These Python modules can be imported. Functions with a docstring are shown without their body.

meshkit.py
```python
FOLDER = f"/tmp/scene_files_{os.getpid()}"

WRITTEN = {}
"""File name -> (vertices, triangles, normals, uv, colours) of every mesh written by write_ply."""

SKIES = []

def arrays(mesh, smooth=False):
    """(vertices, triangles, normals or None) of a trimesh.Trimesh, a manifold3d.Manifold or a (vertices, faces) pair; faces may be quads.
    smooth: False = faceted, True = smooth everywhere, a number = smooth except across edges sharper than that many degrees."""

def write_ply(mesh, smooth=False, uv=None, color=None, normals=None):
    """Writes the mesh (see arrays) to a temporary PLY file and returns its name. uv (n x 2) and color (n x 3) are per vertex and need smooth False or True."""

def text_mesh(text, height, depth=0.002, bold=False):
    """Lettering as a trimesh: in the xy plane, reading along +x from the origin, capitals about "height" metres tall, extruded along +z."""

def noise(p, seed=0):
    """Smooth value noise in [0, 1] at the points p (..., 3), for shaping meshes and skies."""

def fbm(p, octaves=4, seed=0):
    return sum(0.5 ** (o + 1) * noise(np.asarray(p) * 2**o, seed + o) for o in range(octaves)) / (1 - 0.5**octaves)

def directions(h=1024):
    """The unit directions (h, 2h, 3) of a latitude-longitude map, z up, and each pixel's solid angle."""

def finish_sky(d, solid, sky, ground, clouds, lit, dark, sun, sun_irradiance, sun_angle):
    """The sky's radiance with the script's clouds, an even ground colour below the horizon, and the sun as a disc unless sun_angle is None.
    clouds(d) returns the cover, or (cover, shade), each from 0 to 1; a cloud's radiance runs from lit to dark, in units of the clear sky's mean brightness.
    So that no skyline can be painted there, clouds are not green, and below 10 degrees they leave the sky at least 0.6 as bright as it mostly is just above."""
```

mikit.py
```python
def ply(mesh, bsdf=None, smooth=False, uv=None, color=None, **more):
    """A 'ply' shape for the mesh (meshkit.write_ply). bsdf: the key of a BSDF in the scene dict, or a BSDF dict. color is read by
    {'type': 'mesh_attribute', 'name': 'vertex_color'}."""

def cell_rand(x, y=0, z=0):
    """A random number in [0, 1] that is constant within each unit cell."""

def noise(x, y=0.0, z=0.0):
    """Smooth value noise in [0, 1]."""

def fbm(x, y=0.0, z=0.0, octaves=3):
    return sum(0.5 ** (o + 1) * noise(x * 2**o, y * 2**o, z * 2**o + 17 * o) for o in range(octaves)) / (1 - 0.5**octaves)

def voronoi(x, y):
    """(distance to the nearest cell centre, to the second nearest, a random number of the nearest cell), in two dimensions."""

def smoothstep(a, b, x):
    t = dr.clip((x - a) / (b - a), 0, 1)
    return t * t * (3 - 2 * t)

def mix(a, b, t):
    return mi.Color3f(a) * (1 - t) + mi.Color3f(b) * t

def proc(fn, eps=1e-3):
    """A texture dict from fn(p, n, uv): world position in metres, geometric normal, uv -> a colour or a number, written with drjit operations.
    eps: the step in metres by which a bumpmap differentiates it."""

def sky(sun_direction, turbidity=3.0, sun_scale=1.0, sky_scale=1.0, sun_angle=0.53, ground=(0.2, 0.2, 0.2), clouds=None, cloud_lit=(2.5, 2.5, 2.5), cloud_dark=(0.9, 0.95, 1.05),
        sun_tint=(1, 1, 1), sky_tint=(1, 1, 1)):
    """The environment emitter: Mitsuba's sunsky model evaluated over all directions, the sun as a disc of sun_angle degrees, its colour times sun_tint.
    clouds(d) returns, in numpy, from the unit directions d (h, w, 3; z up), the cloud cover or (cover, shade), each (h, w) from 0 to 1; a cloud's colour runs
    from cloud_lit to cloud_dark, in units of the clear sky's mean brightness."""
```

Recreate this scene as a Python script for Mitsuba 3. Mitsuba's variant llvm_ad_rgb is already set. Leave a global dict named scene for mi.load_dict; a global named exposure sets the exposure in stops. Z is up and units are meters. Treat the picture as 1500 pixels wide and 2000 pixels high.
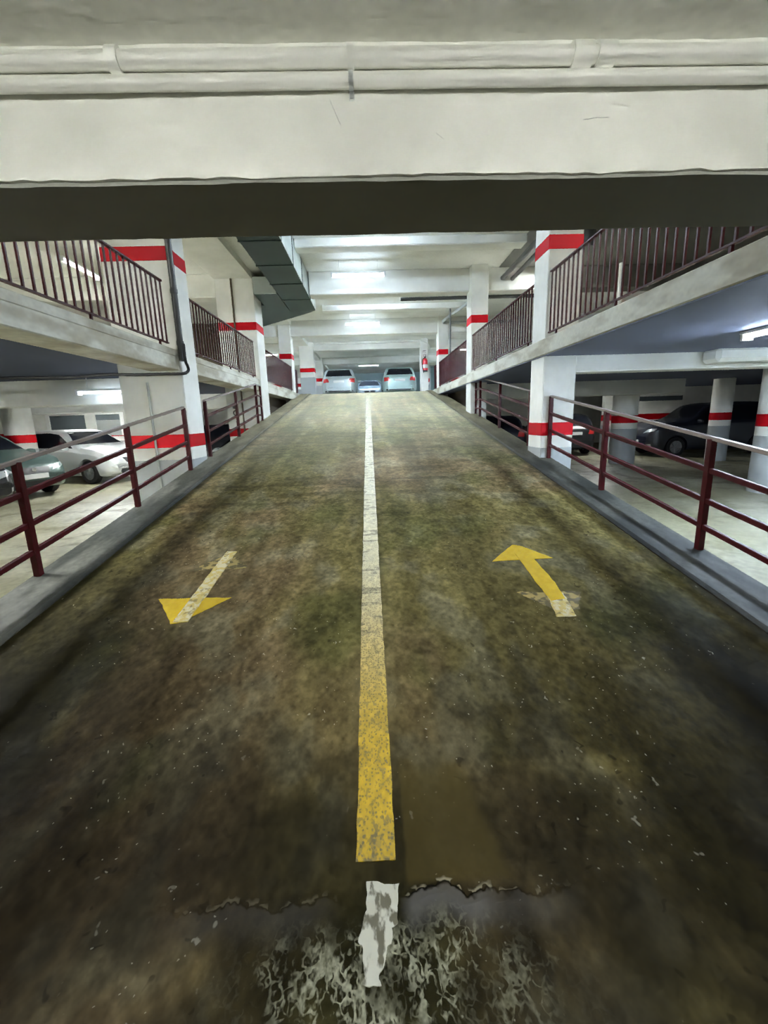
import math
import numpy as np
import trimesh
import manifold3d as m3
import mitsuba as mi
import drjit as dr
import shapely.geometry as sg
from scipy.spatial import Delaunay
import mikit
import meshkit
from mikit import noise, fbm, voronoi, smoothstep, mix, proc, cell_rand

T = mi.ScalarTransform4f
scene, labels = {}, {}

# ------------------------------------------------------------------ camera, exposure, light levels
F_PX = 850.0
PITCH, ROLL, YAW = math.radians(12.088), math.radians(-1.8165), math.radians(1.4443)
EYE = np.array([0.0, 0.0, 1.5])


def camera_basis():
    cy, sy = math.cos(YAW), math.sin(YAW)
    f0, r0, u0 = np.array([sy, cy, 0]), np.array([cy, -sy, 0]), np.array([0, 0, 1.0])
    f = f0 * math.cos(PITCH) - u0 * math.sin(PITCH)
    u = u0 * math.cos(PITCH) + f0 * math.sin(PITCH)
    return f, u * math.cos(ROLL) - r0 * math.sin(ROLL)


_f, _u = camera_basis()
scene['camera'] = {'type': 'perspective', 'fov_axis': 'x', 'fov': math.degrees(2 * math.atan(750 / F_PX)), 'near_clip': 0.05, 'far_clip': 200.0,
                   'to_world': T().look_at(origin=EYE.tolist(), target=(EYE + _f).tolist(), up=_u.tolist())}
exposure = 3.4
COOL, NEUTRAL, WARM = (0.80, 0.97, 1.20), (0.97, 1.0, 0.97), (0.99, 1.0, 0.945)
L_UPPER, L_NEAR, L_LOW = 54.0, 15.0, 50.0
scene['ambient_fill'] = {'type': 'constant', 'radiance': {'type': 'rgb', 'value': [0.004, 0.0042, 0.0038]}}  # faint even fill light added from all around

# ------------------------------------------------------------------ levels of the garage
ZU, ZS, ZC = 2.56, 2.33, 5.05            # upper floor, underside of its slab, upper ceiling
SLOPE, Y0, YC = 0.1513, 1.2, 18.12       # the ramp
XL, XR = -2.73, 2.55                     # the slab edges beside the ramp
KI, KO = 2.33, 2.76                      # kerb, inner and outer


def ramp_z(y):
    y = np.asarray(y, float)
    z = SLOPE * (y - Y0)
    a = 0.35
    z = np.where(y < Y0 - a, 0, np.where(y < Y0 + a, SLOPE * (y - Y0 + a) ** 2 / (4 * a), z))
    b = 0.4
    return np.where(y > YC + b, ZU, np.where(y > YC - b, ZU - SLOPE * (YC + b - y) ** 2 / (4 * b), z))


# ------------------------------------------------------------------ materials
def rgb(*c):
    return {'type': 'rgb', 'value': list(c)}


def principled(color, rough=0.6, spec=0.4, metallic=0.0, coat=0.0, **k):
    c = color if isinstance(color, dict) else rgb(*color)
    d = {'type': 'principled', 'base_color': c, 'roughness': rough, 'specular': spec, 'metallic': metallic}
    if coat:
        d['clearcoat'] = coat
        d['clearcoat_gloss'] = 0.93
    d.update(k)
    return d


def mat(name, bsdf, bump=None, scale=1.0, eps=1e-3):
    if bump is not None:
        bsdf = {'type': 'bumpmap', 'relief': proc(bump, eps), 'scale': scale, 'bsdf': bsdf}
    scene[name] = {'type': 'twosided', 'bsdf': bsdf}
    return name


def white_fn(p, n, uv):
    a = fbm(p.x * 1.3 + 5, p.y * 1.3, p.z * 1.7, 4)
    b = fbm(p.x * 14, p.y * 14, p.z * 6, 2)
    c = mix((0.70, 0.70, 0.64), (0.80, 0.80, 0.745), smoothstep(0.3, 0.65, a))
    return c * (0.95 + 0.07 * b)


def roller_bump(p, n, uv):
    return noise(p.x * 90, p.y * 90, p.z * 90) * 0.0012 + fbm(p.x * 7, p.y * 7, p.z * 7, 3) * 0.006


def beam_fn(p, n, uv):
    c = white_fn(p, n, uv)
    # two hairline scratches in the paint and a repaired patch by the middle bracket
    s1 = smoothstep(0.0022, 0.0006, dr.abs((p.x + 0.055) + (p.z - 2.2) * 0.45 + 0.004 * noise(p.z * 60))) * smoothstep(2.165, 2.175, p.z) * smoothstep(2.225, 2.21, p.z)
    s2 = smoothstep(0.0014, 0.0004, dr.abs((p.z - 2.178) - (p.x - 0.56) * 0.06 + 0.003 * (noise(p.x * 50) - 0.5))) * smoothstep(0.525, 0.535, p.x) * smoothstep(0.595, 0.585, p.x)
    s3 = smoothstep(0.0016, 0.0004, dr.abs((p.z - 2.145) + (p.x - 0.19) * 0.7)) * smoothstep(0.178, 0.182, p.x) * smoothstep(0.2, 0.196, p.x)
    return c * (1 - 0.3 * s1 - 0.6 * s2 - 0.25 * s3)


def ceiling_fn(p, n, uv):
    a = fbm(p.x * 0.9, p.y * 0.9, p.z + 3, 4)
    b = noise(p.x * 60, p.y * 60, p.z * 60)
    c = mix((0.60, 0.60, 0.54), (0.74, 0.74, 0.69), smoothstep(0.25, 0.7, a))
    return c * (0.92 + 0.12 * b)


def speckle(x, y, scale, keep):
    d, d2, r = voronoi(x * scale, y * scale)
    return smoothstep(0.28, 0.12, d) * dr.select(r > keep, mi.Float(1), mi.Float(0))


def ramp_fn(p, n, uv):
    x, y = p.x, p.y
    big = fbm(x * 0.9 + 3, y * 0.45, 1.0, 4)
    mid = fbm(x * 5.0, y * 3.0, 4.0, 4)
    streak = fbm(x * 7.0 + 0.4 * noise(y * 1.5), y * 0.55, 9.0, 3)
    fine = fbm(x * 40, y * 30, 2.0, 3)
    cross = fbm(x * 1.2, y * 7.0, 11.0, 3)
    olive, brown, grey = (0.098, 0.082, 0.032), (0.103, 0.076, 0.039), (0.104, 0.095, 0.060)
    c = mix(olive, brown, smoothstep(0.38, 0.62, big))
    c = mix(c, grey, smoothstep(0.50, 0.72, mid) * 0.6)
    green = smoothstep(0.56, 0.74, fbm(x * 2.1 + 9, y * 1.2, 3.0, 3))
    c = mix(c, (0.048, 0.050, 0.016), green * 0.6)
    k = (0.78 + 0.44 * smoothstep(0.25, 0.75, streak)) * (0.68 + 0.64 * mid) * (0.52 + 0.96 * fine) * (0.7 + 0.6 * big)
    k = k * (1 - 0.36 * smoothstep(0.48, 0.72, cross) * smoothstep(2.5, 6.0, y))
    # wheel tracks: darker bands of rubber beside each kerb and along the middle of the lanes
    w = 0.10 * (noise(y * 0.8) - 0.5)
    ax = dr.abs(x + w)
    band = dr.exp(-dr.square((ax - 1.86) / 0.16)) * 0.42 + dr.exp(-dr.square((x - 0.72 + w) / 0.13)) * 0.22 + dr.exp(-dr.square((x + 1.62 + w) / 0.14)) * 0.25
    seam = dr.exp(-dr.square((dr.abs(x) - 2.31) / 0.05)) * 0.55
    k = k * (0.80 + 0.40 * smoothstep(0.3, 0.7, fbm(x * 17, y * 13, 21.0, 3))) * (1 - band) * (1 - seam)
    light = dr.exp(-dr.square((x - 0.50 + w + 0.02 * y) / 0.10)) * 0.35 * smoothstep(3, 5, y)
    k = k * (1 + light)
    # blotchy dirt, plus foreground dimming toward the sides painted into the colour
    grime_dim = smoothstep(0.30, 0.62, fbm(x * 2.6 + 20, y * 2.6, 7.0, 4) + 0.22 * smoothstep(0.4, 1.6, ax)) * smoothstep(3.4, 1.3, y)
    k = k * (1 - 0.62 * grime_dim) * (1 - 0.66 * smoothstep(0.4, 1.9, ax + 0.5 * (big - 0.5)) * smoothstep(4.2, 2.0, y))
    c = c * k
    # dark pits and pale aggregate
    qx, qy = 0.05 * (noise(x * 30, y * 30, 3.0) - 0.5), 0.05 * (noise(x * 30, y * 30, 4.0) - 0.5)
    pit = speckle(x + qx, y * 0.8 + qy, 21, 0.93) * smoothstep(0.4, 0.6, fbm(x * 2, y * 2, 18.0, 2))
    c = c * (1 - 0.5 * pit)
    jx, jy = 0.012 * (noise(x * 60, y * 60, 1.0) - 0.5), 0.012 * (noise(x * 60, y * 60, 2.0) - 0.5)
    agg = (speckle(x + 4.1 + jx, y + 2.7 + jy, 75, 0.982) + 0.7 * speckle(x + 1.3 + jx * 2, y * 0.8 + 7.7 + jy * 2, 32, 0.988)) * smoothstep(0.42, 0.62, fbm(x * 3, y * 3, 8.0, 2))
    c = mix(c, (0.34, 0.33, 0.27), dr.clip(agg, 0, 1) * 0.75 * smoothstep(9, 3, y))
    # the sandy repair patch right of the line
    e = 0.02 * (noise(x * 20, y * 20) - 0.5)
    patch = smoothstep(0.055, 0.075, x + e) * smoothstep(0.43, 0.37, x + e + 0.2 * (y - 1.2)) * smoothstep(1.12, 1.16, y) * smoothstep(1.66, 1.5, y + e * 3)
    c = mix(c, (0.080, 0.061, 0.020), patch * 0.65)
    # before the cracked joint: old floor, foreground dimness painted in, torn white paint
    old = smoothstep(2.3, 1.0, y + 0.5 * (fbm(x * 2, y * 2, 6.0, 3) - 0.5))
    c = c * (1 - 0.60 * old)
    joint = smoothstep(1.14, 1.11, y + 0.04 * (fbm(x * 7, 0.0, 2.0, 3) - 0.5)) * smoothstep(0.75, 0.3, dr.abs(x - 0.1))
    c = c * (1 - 0.25 * joint)
    cy = 1.098 + 0.050 * dr.exp(-dr.square((x - 0.18) / 0.06)) + 0.011 * dr.sin(x * 23) + 0.006 * dr.sin(x * 61 + 1) + 0.012 * (noise(x * 90, y * 90) - 0.5)
    side = smoothstep(0.03, 0.09, x) * (0.35 * smoothstep(0.65, 0.45, x) + 0.65 * smoothstep(0.38, 0.28, x)) + 0.22 * smoothstep(-0.12, -0.25, x) * smoothstep(-0.8, -0.5, x)
    c = mix(c, (0.078, 0.076, 0.074), 0.8 * side * smoothstep(cy, cy - 0.008, y) * smoothstep(cy - 0.13, cy - 0.02, y) * (0.4 + 0.6 * mid))
    rim = 0.5 * side * smoothstep(cy, cy + 0.004, y) * smoothstep(cy + 0.022, cy + 0.006, y) * smoothstep(0.5, 0.62, noise(x * 60, y * 60, 5.0))
    c = mix(c, (0.24, 0.22, 0.16), rim)
    c = c * (1 - 0.85 * side * dr.exp(-dr.square((y - cy) / 0.0032)))
    # paler upper end: far sheen and lamp light painted into the colour
    far_sheen = smoothstep(4.5, 14.0, y + 2.5 * (fbm(x * 1.1, y * 0.6, 15.0, 3) - 0.5))
    c = mix(c, c * 1.6 + mi.Color3f(0.185, 0.182, 0.138), far_sheen)
    tear = fbm(x * 26 + 3, y * 15 + 0.4 * x, 5.0, 4)
    where = smoothstep(1.08, 0.93, y + 0.10 * (noise(x * 5, 3.3) - 0.5)) * dr.exp(-dr.square((x + 0.02) / 0.34))
    where2 = dr.exp(-dr.square((x + 0.02) / 0.12)) * smoothstep(1.05, 0.98, y)
    wx, wy = 0.35 * (fbm(x * 40, y * 40, 1.0, 2) - 0.5), 0.35 * (fbm(x * 40, y * 40, 6.0, 2) - 0.5)
    va, vb, vr = voronoi(x * 38 + wx * 4, y * 22 + wy * 4)
    web = smoothstep(0.34, 0.10, vb - va)
    patchy = smoothstep(0.42, 0.60, fbm(x * 8 + 2.2, y * 8, 9.0, 3) + 0.10 * where2)
    flake = smoothstep(0.44, 0.62, 0.50 * tear + 0.34 * fbm(x * 95, y * 60, 13.0, 3) + 0.15 * web + 0.07 * where2) * dr.clip(where + where2 * 0.4, 0, 1) * (0.25 + 0.75 * patchy)
    c = mix(c, mix((0.05, 0.05, 0.028), (0.26, 0.26, 0.20), fbm(x * 120, y * 90, 2.0, 2)), flake * 0.8)
    return c


def ramp_rough(p, n, uv):
    return 0.6 + 0.3 * fbm(p.x * 6, p.y * 4, 3.0, 3)


def ramp_bump(p, n, uv):
    return fbm(p.x * 22, p.y * 22, 3.0, 3) * 0.007 + noise(p.x * 110, p.y * 110) * 0.0022


def floor_fn(p, n, uv):
    x, y = p.x, p.y
    a = fbm(x * 0.5, y * 0.5, 1.0, 4)
    b = fbm(x * 3.0, y * 3.0, 5.0, 4)
    f = fbm(x * 20, y * 20, 6.0, 2)
    c = mix((0.165, 0.155, 0.095), (0.27, 0.26, 0.19), smoothstep(0.3, 0.65, a))
    c = mix(c, (0.12, 0.11, 0.06), smoothstep(0.55, 0.75, b) * 0.65)
    return c * (0.85 + 0.3 * f)


def kerb_fn(p, n, uv):
    x, y = p.x, p.y
    b = fbm(x * 6.0, y * 1.6, 5.0, 4)
    f = fbm(x * 35, y * 30, 6.0, 2)
    c = mix((0.030, 0.032, 0.026), (0.085, 0.085, 0.070), smoothstep(0.3, 0.68, b))
    edge = dr.exp(-dr.square((dr.abs(x) - 2.33) / 0.035))
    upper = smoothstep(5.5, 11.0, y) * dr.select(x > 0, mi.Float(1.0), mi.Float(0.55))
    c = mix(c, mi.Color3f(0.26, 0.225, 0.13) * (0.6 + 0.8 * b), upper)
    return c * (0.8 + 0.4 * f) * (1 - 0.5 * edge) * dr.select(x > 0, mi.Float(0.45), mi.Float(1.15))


def slab_edge_fn(p, n, uv):
    b = fbm(p.x * 2.0, p.y * 2.0, p.z * 5, 4)
    f = fbm(p.x * 25, p.y * 25, p.z * 25, 2)
    c = mix((0.34, 0.31, 0.23), (0.54, 0.53, 0.45), smoothstep(0.3, 0.62, b))
    return c * (0.9 + 0.2 * f)


def yellow_fn(p, n, uv):
    x, y = p.x, p.y
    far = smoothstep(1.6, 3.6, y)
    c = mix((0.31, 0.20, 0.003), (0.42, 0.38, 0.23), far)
    d, d2, r = voronoi(x * 75, y * 60)
    hole = smoothstep(0.42, 0.12, d + 0.25 * (noise(x * 240, y * 200) - 0.5)) * dr.select(r > 0.55, mi.Float(1), mi.Float(0)) * smoothstep(5.5, 1.6, y)
    hole = dr.maximum(hole, smoothstep(0.56, 0.68, fbm(x * 90, y * 60, 4.0, 3)) * smoothstep(4.0, 1.8, y) * 0.7)
    b = fbm(x * 45, y * 28, 3.0, 3)
    gap = smoothstep(0.60, 0.70, fbm(x * 9, y * 22, 8.0, 4)) * smoothstep(1.9, 3.0, y)
    end = smoothstep(1.40, 1.22, y) * smoothstep(0.36, 0.56, b)
    c = c * (0.66 + 0.6 * b)
    return mix(c, (0.08, 0.065, 0.025), dr.clip(hole * 0.8 + gap * 0.55 + end * 0.7, 0, 1))


def fresh_yellow_fn(p, n, uv):
    b = fbm(p.x * 30, p.y * 24, 3.0, 3)
    return mix((0.36, 0.23, 0.006), (0.43, 0.30, 0.014), b)


def pale_yellow_fn(p, n, uv):
    b = fbm(p.x * 40, p.y * 30, 3.0, 3)
    w = smoothstep(0.62, 0.74, fbm(p.x * 30, p.y * 26, 9.0, 3))
    return mix(mix((0.36, 0.28, 0.08), (0.42, 0.38, 0.25), smoothstep(0.35, 0.65, b)), (0.12, 0.095, 0.04), w * 0.6)


def faded_yellow_fn(p, n, uv):
    b = smoothstep(0.40, 0.62, fbm(p.x * 24, p.y * 30, 6.0, 4))
    return mix((0.07, 0.055, 0.022), (0.22, 0.165, 0.05), b)


def old_white_fn(p, n, uv):
    b = smoothstep(0.34, 0.5, fbm(p.x * 40, p.y * 22, 6.0, 4))
    return mix((0.06, 0.055, 0.034), (0.27, 0.27, 0.23), b)


def maroon_fn(p, n, uv):
    b = fbm(p.x * 6, p.y * 6, p.z * 6, 3)
    s = smoothstep(0.68, 0.78, fbm(p.x * 40, p.y * 40, p.z * 40, 2))
    return mix(mix((0.022, 0.0016, 0.0024), (0.042, 0.0035, 0.0050), b), (0.025, 0.018, 0.015), s * 0.4)


def duct_fn(p, n, uv):
    seg = cell_rand(dr.floor(p.y / 0.95), 2.0)
    b = fbm(p.x * 5, p.y * 5, p.z * 5, 3)
    return mi.Color3f(0.56, 0.62, 0.59) * (0.72 + 0.38 * seg) * (0.85 + 0.3 * b)


mat('white_paint', principled(proc(white_fn), 0.55, 0.4), roller_bump, 1.0, 2e-3)
mat('beam_paint', principled(proc(beam_fn), 0.5, 0.4), roller_bump, 1.0, 2e-3)
mat('ceiling_paint', principled(proc(ceiling_fn), 0.75, 0.3), roller_bump, 1.0, 2e-3)
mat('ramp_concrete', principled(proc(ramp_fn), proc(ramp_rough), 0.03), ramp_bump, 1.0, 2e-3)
mat('floor_concrete', principled(proc(floor_fn), 0.42, 0.4))
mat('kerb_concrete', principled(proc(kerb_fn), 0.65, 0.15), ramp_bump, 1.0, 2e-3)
mat('slab_edge_paint', principled(proc(slab_edge_fn), 0.6, 0.4), roller_bump, 1.0, 2e-3)
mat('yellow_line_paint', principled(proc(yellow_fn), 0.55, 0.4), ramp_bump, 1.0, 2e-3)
mat('fresh_yellow_paint', principled(proc(fresh_yellow_fn), 0.45, 0.4))
mat('pale_yellow_paint', principled(proc(pale_yellow_fn), 0.5, 0.4))
mat('faded_yellow_paint', principled(proc(faded_yellow_fn), 0.6, 0.4))
mat('old_white_paint', principled(proc(old_white_fn), 0.6, 0.4), ramp_bump, 1.0, 2e-3)
mat('maroon_paint', principled(proc(maroon_fn), 0.38, 0.15))
mat('maroon_lit_top', principled((0.20, 0.165, 0.15), 0.35, 0.5, metallic=0.5))  # paler tone paints the highlight along the top rail
mat('stripe_red', principled((0.40, 0.004, 0.009), 0.5, 0.12))
mat('soffit_concrete', principled((0.17, 0.175, 0.15), 0.7, 0.3), roller_bump, 1.0, 2e-3)
mat('shaded_slate_ceiling', principled((0.045, 0.052, 0.075), 0.8, 0.05), roller_bump, 1.0, 2e-3)  # darker copy of the slate tone, left side shade put in
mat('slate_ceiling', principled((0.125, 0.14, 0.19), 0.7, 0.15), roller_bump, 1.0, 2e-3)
mat('dado_grey', principled((0.34, 0.36, 0.36), 0.5, 0.4))
mat('duct_metal', principled(proc(duct_fn), 0.4, 0.5, metallic=0.2))
mat('shaded_concrete', principled((0.085, 0.085, 0.07), 0.7, 0.2), roller_bump, 1.0, 2e-3)  # dark copy of the white surfaces, shade of the right bay put in
mat('shaded_duct', principled((0.030, 0.050, 0.044), 0.5, 0.2))  # duct tone with the shade of its underside put in
mat('dark_pipe', principled((0.035, 0.037, 0.036), 0.4, 0.5))
mat('grey_pipe', principled((0.33, 0.35, 0.33), 0.45, 0.4))
mat('black_rubber', principled((0.014, 0.014, 0.015), 0.6, 0.35))
mat('galvanised', principled((0.62, 0.64, 0.64), 0.3, 0.5, metallic=0.9))
mat('lamp_body', principled((0.78, 0.80, 0.82), 0.4, 0.4))
mat('dark_wall', principled((0.055, 0.05, 0.035), 0.7, 0.3))
mat('brown_wall', principled((0.085, 0.065, 0.042), 0.7, 0.3))
mat('far_teal', principled((0.45, 0.58, 0.60), 0.6, 0.4))
mat('door_teal', principled((0.045, 0.095, 0.09), 0.5, 0.4))
mat('window_dark', principled((0.045, 0.055, 0.06), 0.2, 0.5))
mat('sign_white', principled((0.80, 0.80, 0.77), 0.4, 0.4))
mat('sign_ink', principled((0.05, 0.055, 0.05), 0.5, 0.4))
mat('sign_grey_ink', principled((0.32, 0.28, 0.27), 0.5, 0.4))
mat('extinguisher_red', principled((0.62, 0.03, 0.04), 0.25, 0.5, coat=0.6))
mat('car_glass', principled((0.006, 0.007, 0.010), 0.12, 0.2))
mat('tyre_rubber', principled((0.012, 0.012, 0.013), 0.75, 0.3))
mat('rim_alloy', principled((0.34, 0.35, 0.36), 0.3, 0.5, metallic=0.8))
mat('chrome', principled((0.82, 0.83, 0.84), 0.12, 0.6, metallic=1.0))
mat('headlight_glass', principled((0.72, 0.76, 0.78), 0.12, 0.7, metallic=0.5, coat=1.0))
mat('taillight_red', principled((0.42, 0.02, 0.02), 0.2, 0.6, coat=0.8))
mat('plate_white', principled((0.78, 0.79, 0.77), 0.4, 0.4))
mat('black_plastic', principled((0.016, 0.017, 0.018), 0.45, 0.4))
CAR_PAINT = {'white': (0.74, 0.76, 0.75), 'grey_green': (0.045, 0.075, 0.068), 'black': (0.010, 0.011, 0.013), 'silver': (0.46, 0.52, 0.52), 'silver_green': (0.36, 0.48, 0.46),
             'blue_grey': (0.26, 0.34, 0.40), 'navy': (0.008, 0.010, 0.018)}
for _k, _c in CAR_PAINT.items():
    mat('car_paint_' + _k, principled(_c, 0.28, 0.5, metallic=0.0 if _k in ('white', 'black', 'navy') else 0.35, coat=1.0))


# ------------------------------------------------------------------ helpers
def numbered(key):
    if not any(k == key or k.startswith(key + '__') for k in scene) and key not in labels:
        return key
    i = 1
    while any(k == f'{key}_{i:03d}' or k.startswith(f'{key}_{i:03d}__') for k in scene) or f'{key}_{i:03d}' in labels:
        i += 1
    return f'{key}_{i:03d}'


_counts = {}


def part_key(parent, name):
    """The next free key for a part (fast: counted, not searched)."""
    k = f'{parent}__{name}'
    n = _counts.get(k, 0)
    _counts[k] = n + 1
    return k if n == 0 else f'{k}_{n:03d}'


def thing(name, label, cat, group=None):
    key = numbered(name)
    labels[key] = {'label': label, 'category': cat}
    if group:
        labels[key]['group'] = group
    return key


def part(parent, name, mesh, bsdf, label=None, smooth=False, to_world=None, **more):
    key = part_key(parent, name)
    d = dict(mesh) if isinstance(mesh, dict) else mikit.ply(mesh, bsdf, smooth=smooth, **more)
    if isinstance(mesh, dict):
        d['bsdf'] = {'type': 'ref', 'id': bsdf}
    if to_world is not None:
        d['to_world'] = to_world
    scene[key] = d
    if label:
        labels[key] = {'label': label}
    return key


def single(name, mesh, bsdf, label, cat, group=None, smooth=False):
    key = thing(name, label, cat, group)
    scene[key] = mikit.ply(mesh, bsdf, smooth=smooth)
    return key


def struct(name, mesh, bsdf, label=None, smooth=False):
    key = numbered(name)
    scene[key] = mikit.ply(mesh, bsdf, smooth=smooth)
    labels[key] = {'kind': 'structure'}
    if label:
        labels[key]['label'] = label
    return key


def box(x0, x1, y0, y1, z0, z1, bevel=0.0):
    x0, x1 = sorted((x0, x1))
    e = np.array([x1 - x0, y1 - y0, z1 - z0])
    c = np.array([(x0 + x1) / 2, (y0 + y1) / 2, (z0 + z1) / 2])
    if bevel <= 0:
        m = trimesh.creation.box(e)
    else:
        b = min(bevel, 0.45 * e.min())
        pts = []
        for s in np.ndindex(2, 2, 2):
            s = np.array(s) * 2 - 1
            for k in range(3):
                q = s * e / 2
                o = s * b
                o[k] = 0
                pts.append(q - o)
        m = trimesh.convex.convex_hull(np.array(pts))
    m.apply_translation(c)
    return m


def cat(*ms):
    return trimesh.util.concatenate([m for m in ms])


def bar(p, q, w, h=None, up=(0, 0, 1)):
    """A square bar from p to q (w wide, h high)."""
    p, q = np.array(p, float), np.array(q, float)
    h = w if h is None else h
    d = q - p
    L = np.linalg.norm(d)
    d /= L
    up = np.array(up, float)
    if abs(d @ up) > 0.95:
        up = np.array([0, 1.0, 0])
    s = np.cross(d, up)
    s /= np.linalg.norm(s)
    u = np.cross(s, d)
    m = box(-w / 2, w / 2, 0, L, -h / 2, h / 2, 0.12 * min(w, h))
    M = np.eye(4)
    M[:3, 0], M[:3, 1], M[:3, 2], M[:3, 3] = s, d, u, p
    m.apply_transform(M)
    return m


def tube(points, r, n=12):
    p = np.array(points, float)
    t = np.gradient(p, axis=0)
    t /= np.linalg.norm(t, axis=1, keepdims=True)
    a = np.cross(t[0], [0, 0, 1.0] if abs(t[0][2]) < 0.9 else [1.0, 0, 0])
    rings = []
    for k in range(len(p)):
        a = a - t[k] * (a @ t[k])
        a /= np.linalg.norm(a)
        b = np.cross(t[k], a)
        g = np.arange(n) * 2 * np.pi / n
        rr = r[k] if np.ndim(r) else r
        rings.append(p[k] + rr * (np.cos(g)[:, None] * a + np.sin(g)[:, None] * b))
    v = np.vstack(rings + [p[:1], p[-1:]])
    f = []
    K = len(p)
    for k in range(K - 1):
        for i in range(n):
            j = (i + 1) % n
            f += [[k * n + i, k * n + j, (k + 1) * n + j], [k * n + i, (k + 1) * n + j, (k + 1) * n + i]]
    for i in range(n):
        j = (i + 1) % n
        f += [[K * n, j, i], [K * n + 1, (K - 1) * n + i, (K - 1) * n + j]]
    m = trimesh.Trimesh(v, f, process=False)
    trimesh.repair.fix_normals(m)
    return m


def smooth_path(points, n=8):
    """Catmull-Rom through the points."""
    p = np.array(points, float)
    p = np.vstack([2 * p[0] - p[1], p, 2 * p[-1] - p[-2]])
    out = []
    for k in range(1, len(p) - 2):
        for t in np.linspace(0, 1, n, endpoint=False):
            a, b, c, d = p[k - 1], p[k], p[k + 1], p[k + 2]
            out.append(0.5 * (2 * b + (c - a) * t + (2 * a - 5 * b + 4 * c - d) * t * t + (3 * b - a - 3 * c + d) * t ** 3))
    out.append(p[-2])
    return np.array(out)


def lathe(profile, n=32, axis='z'):
    m = trimesh.creation.revolve(np.array(profile, float), sections=n)
    if axis == 'y':
        m.apply_transform(trimesh.transformations.rotation_matrix(np.pi / 2, [1, 0, 0]))
    if axis == 'x':
        m.apply_transform(trimesh.transformations.rotation_matrix(np.pi / 2, [0, 1, 0]))
    return m


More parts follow.
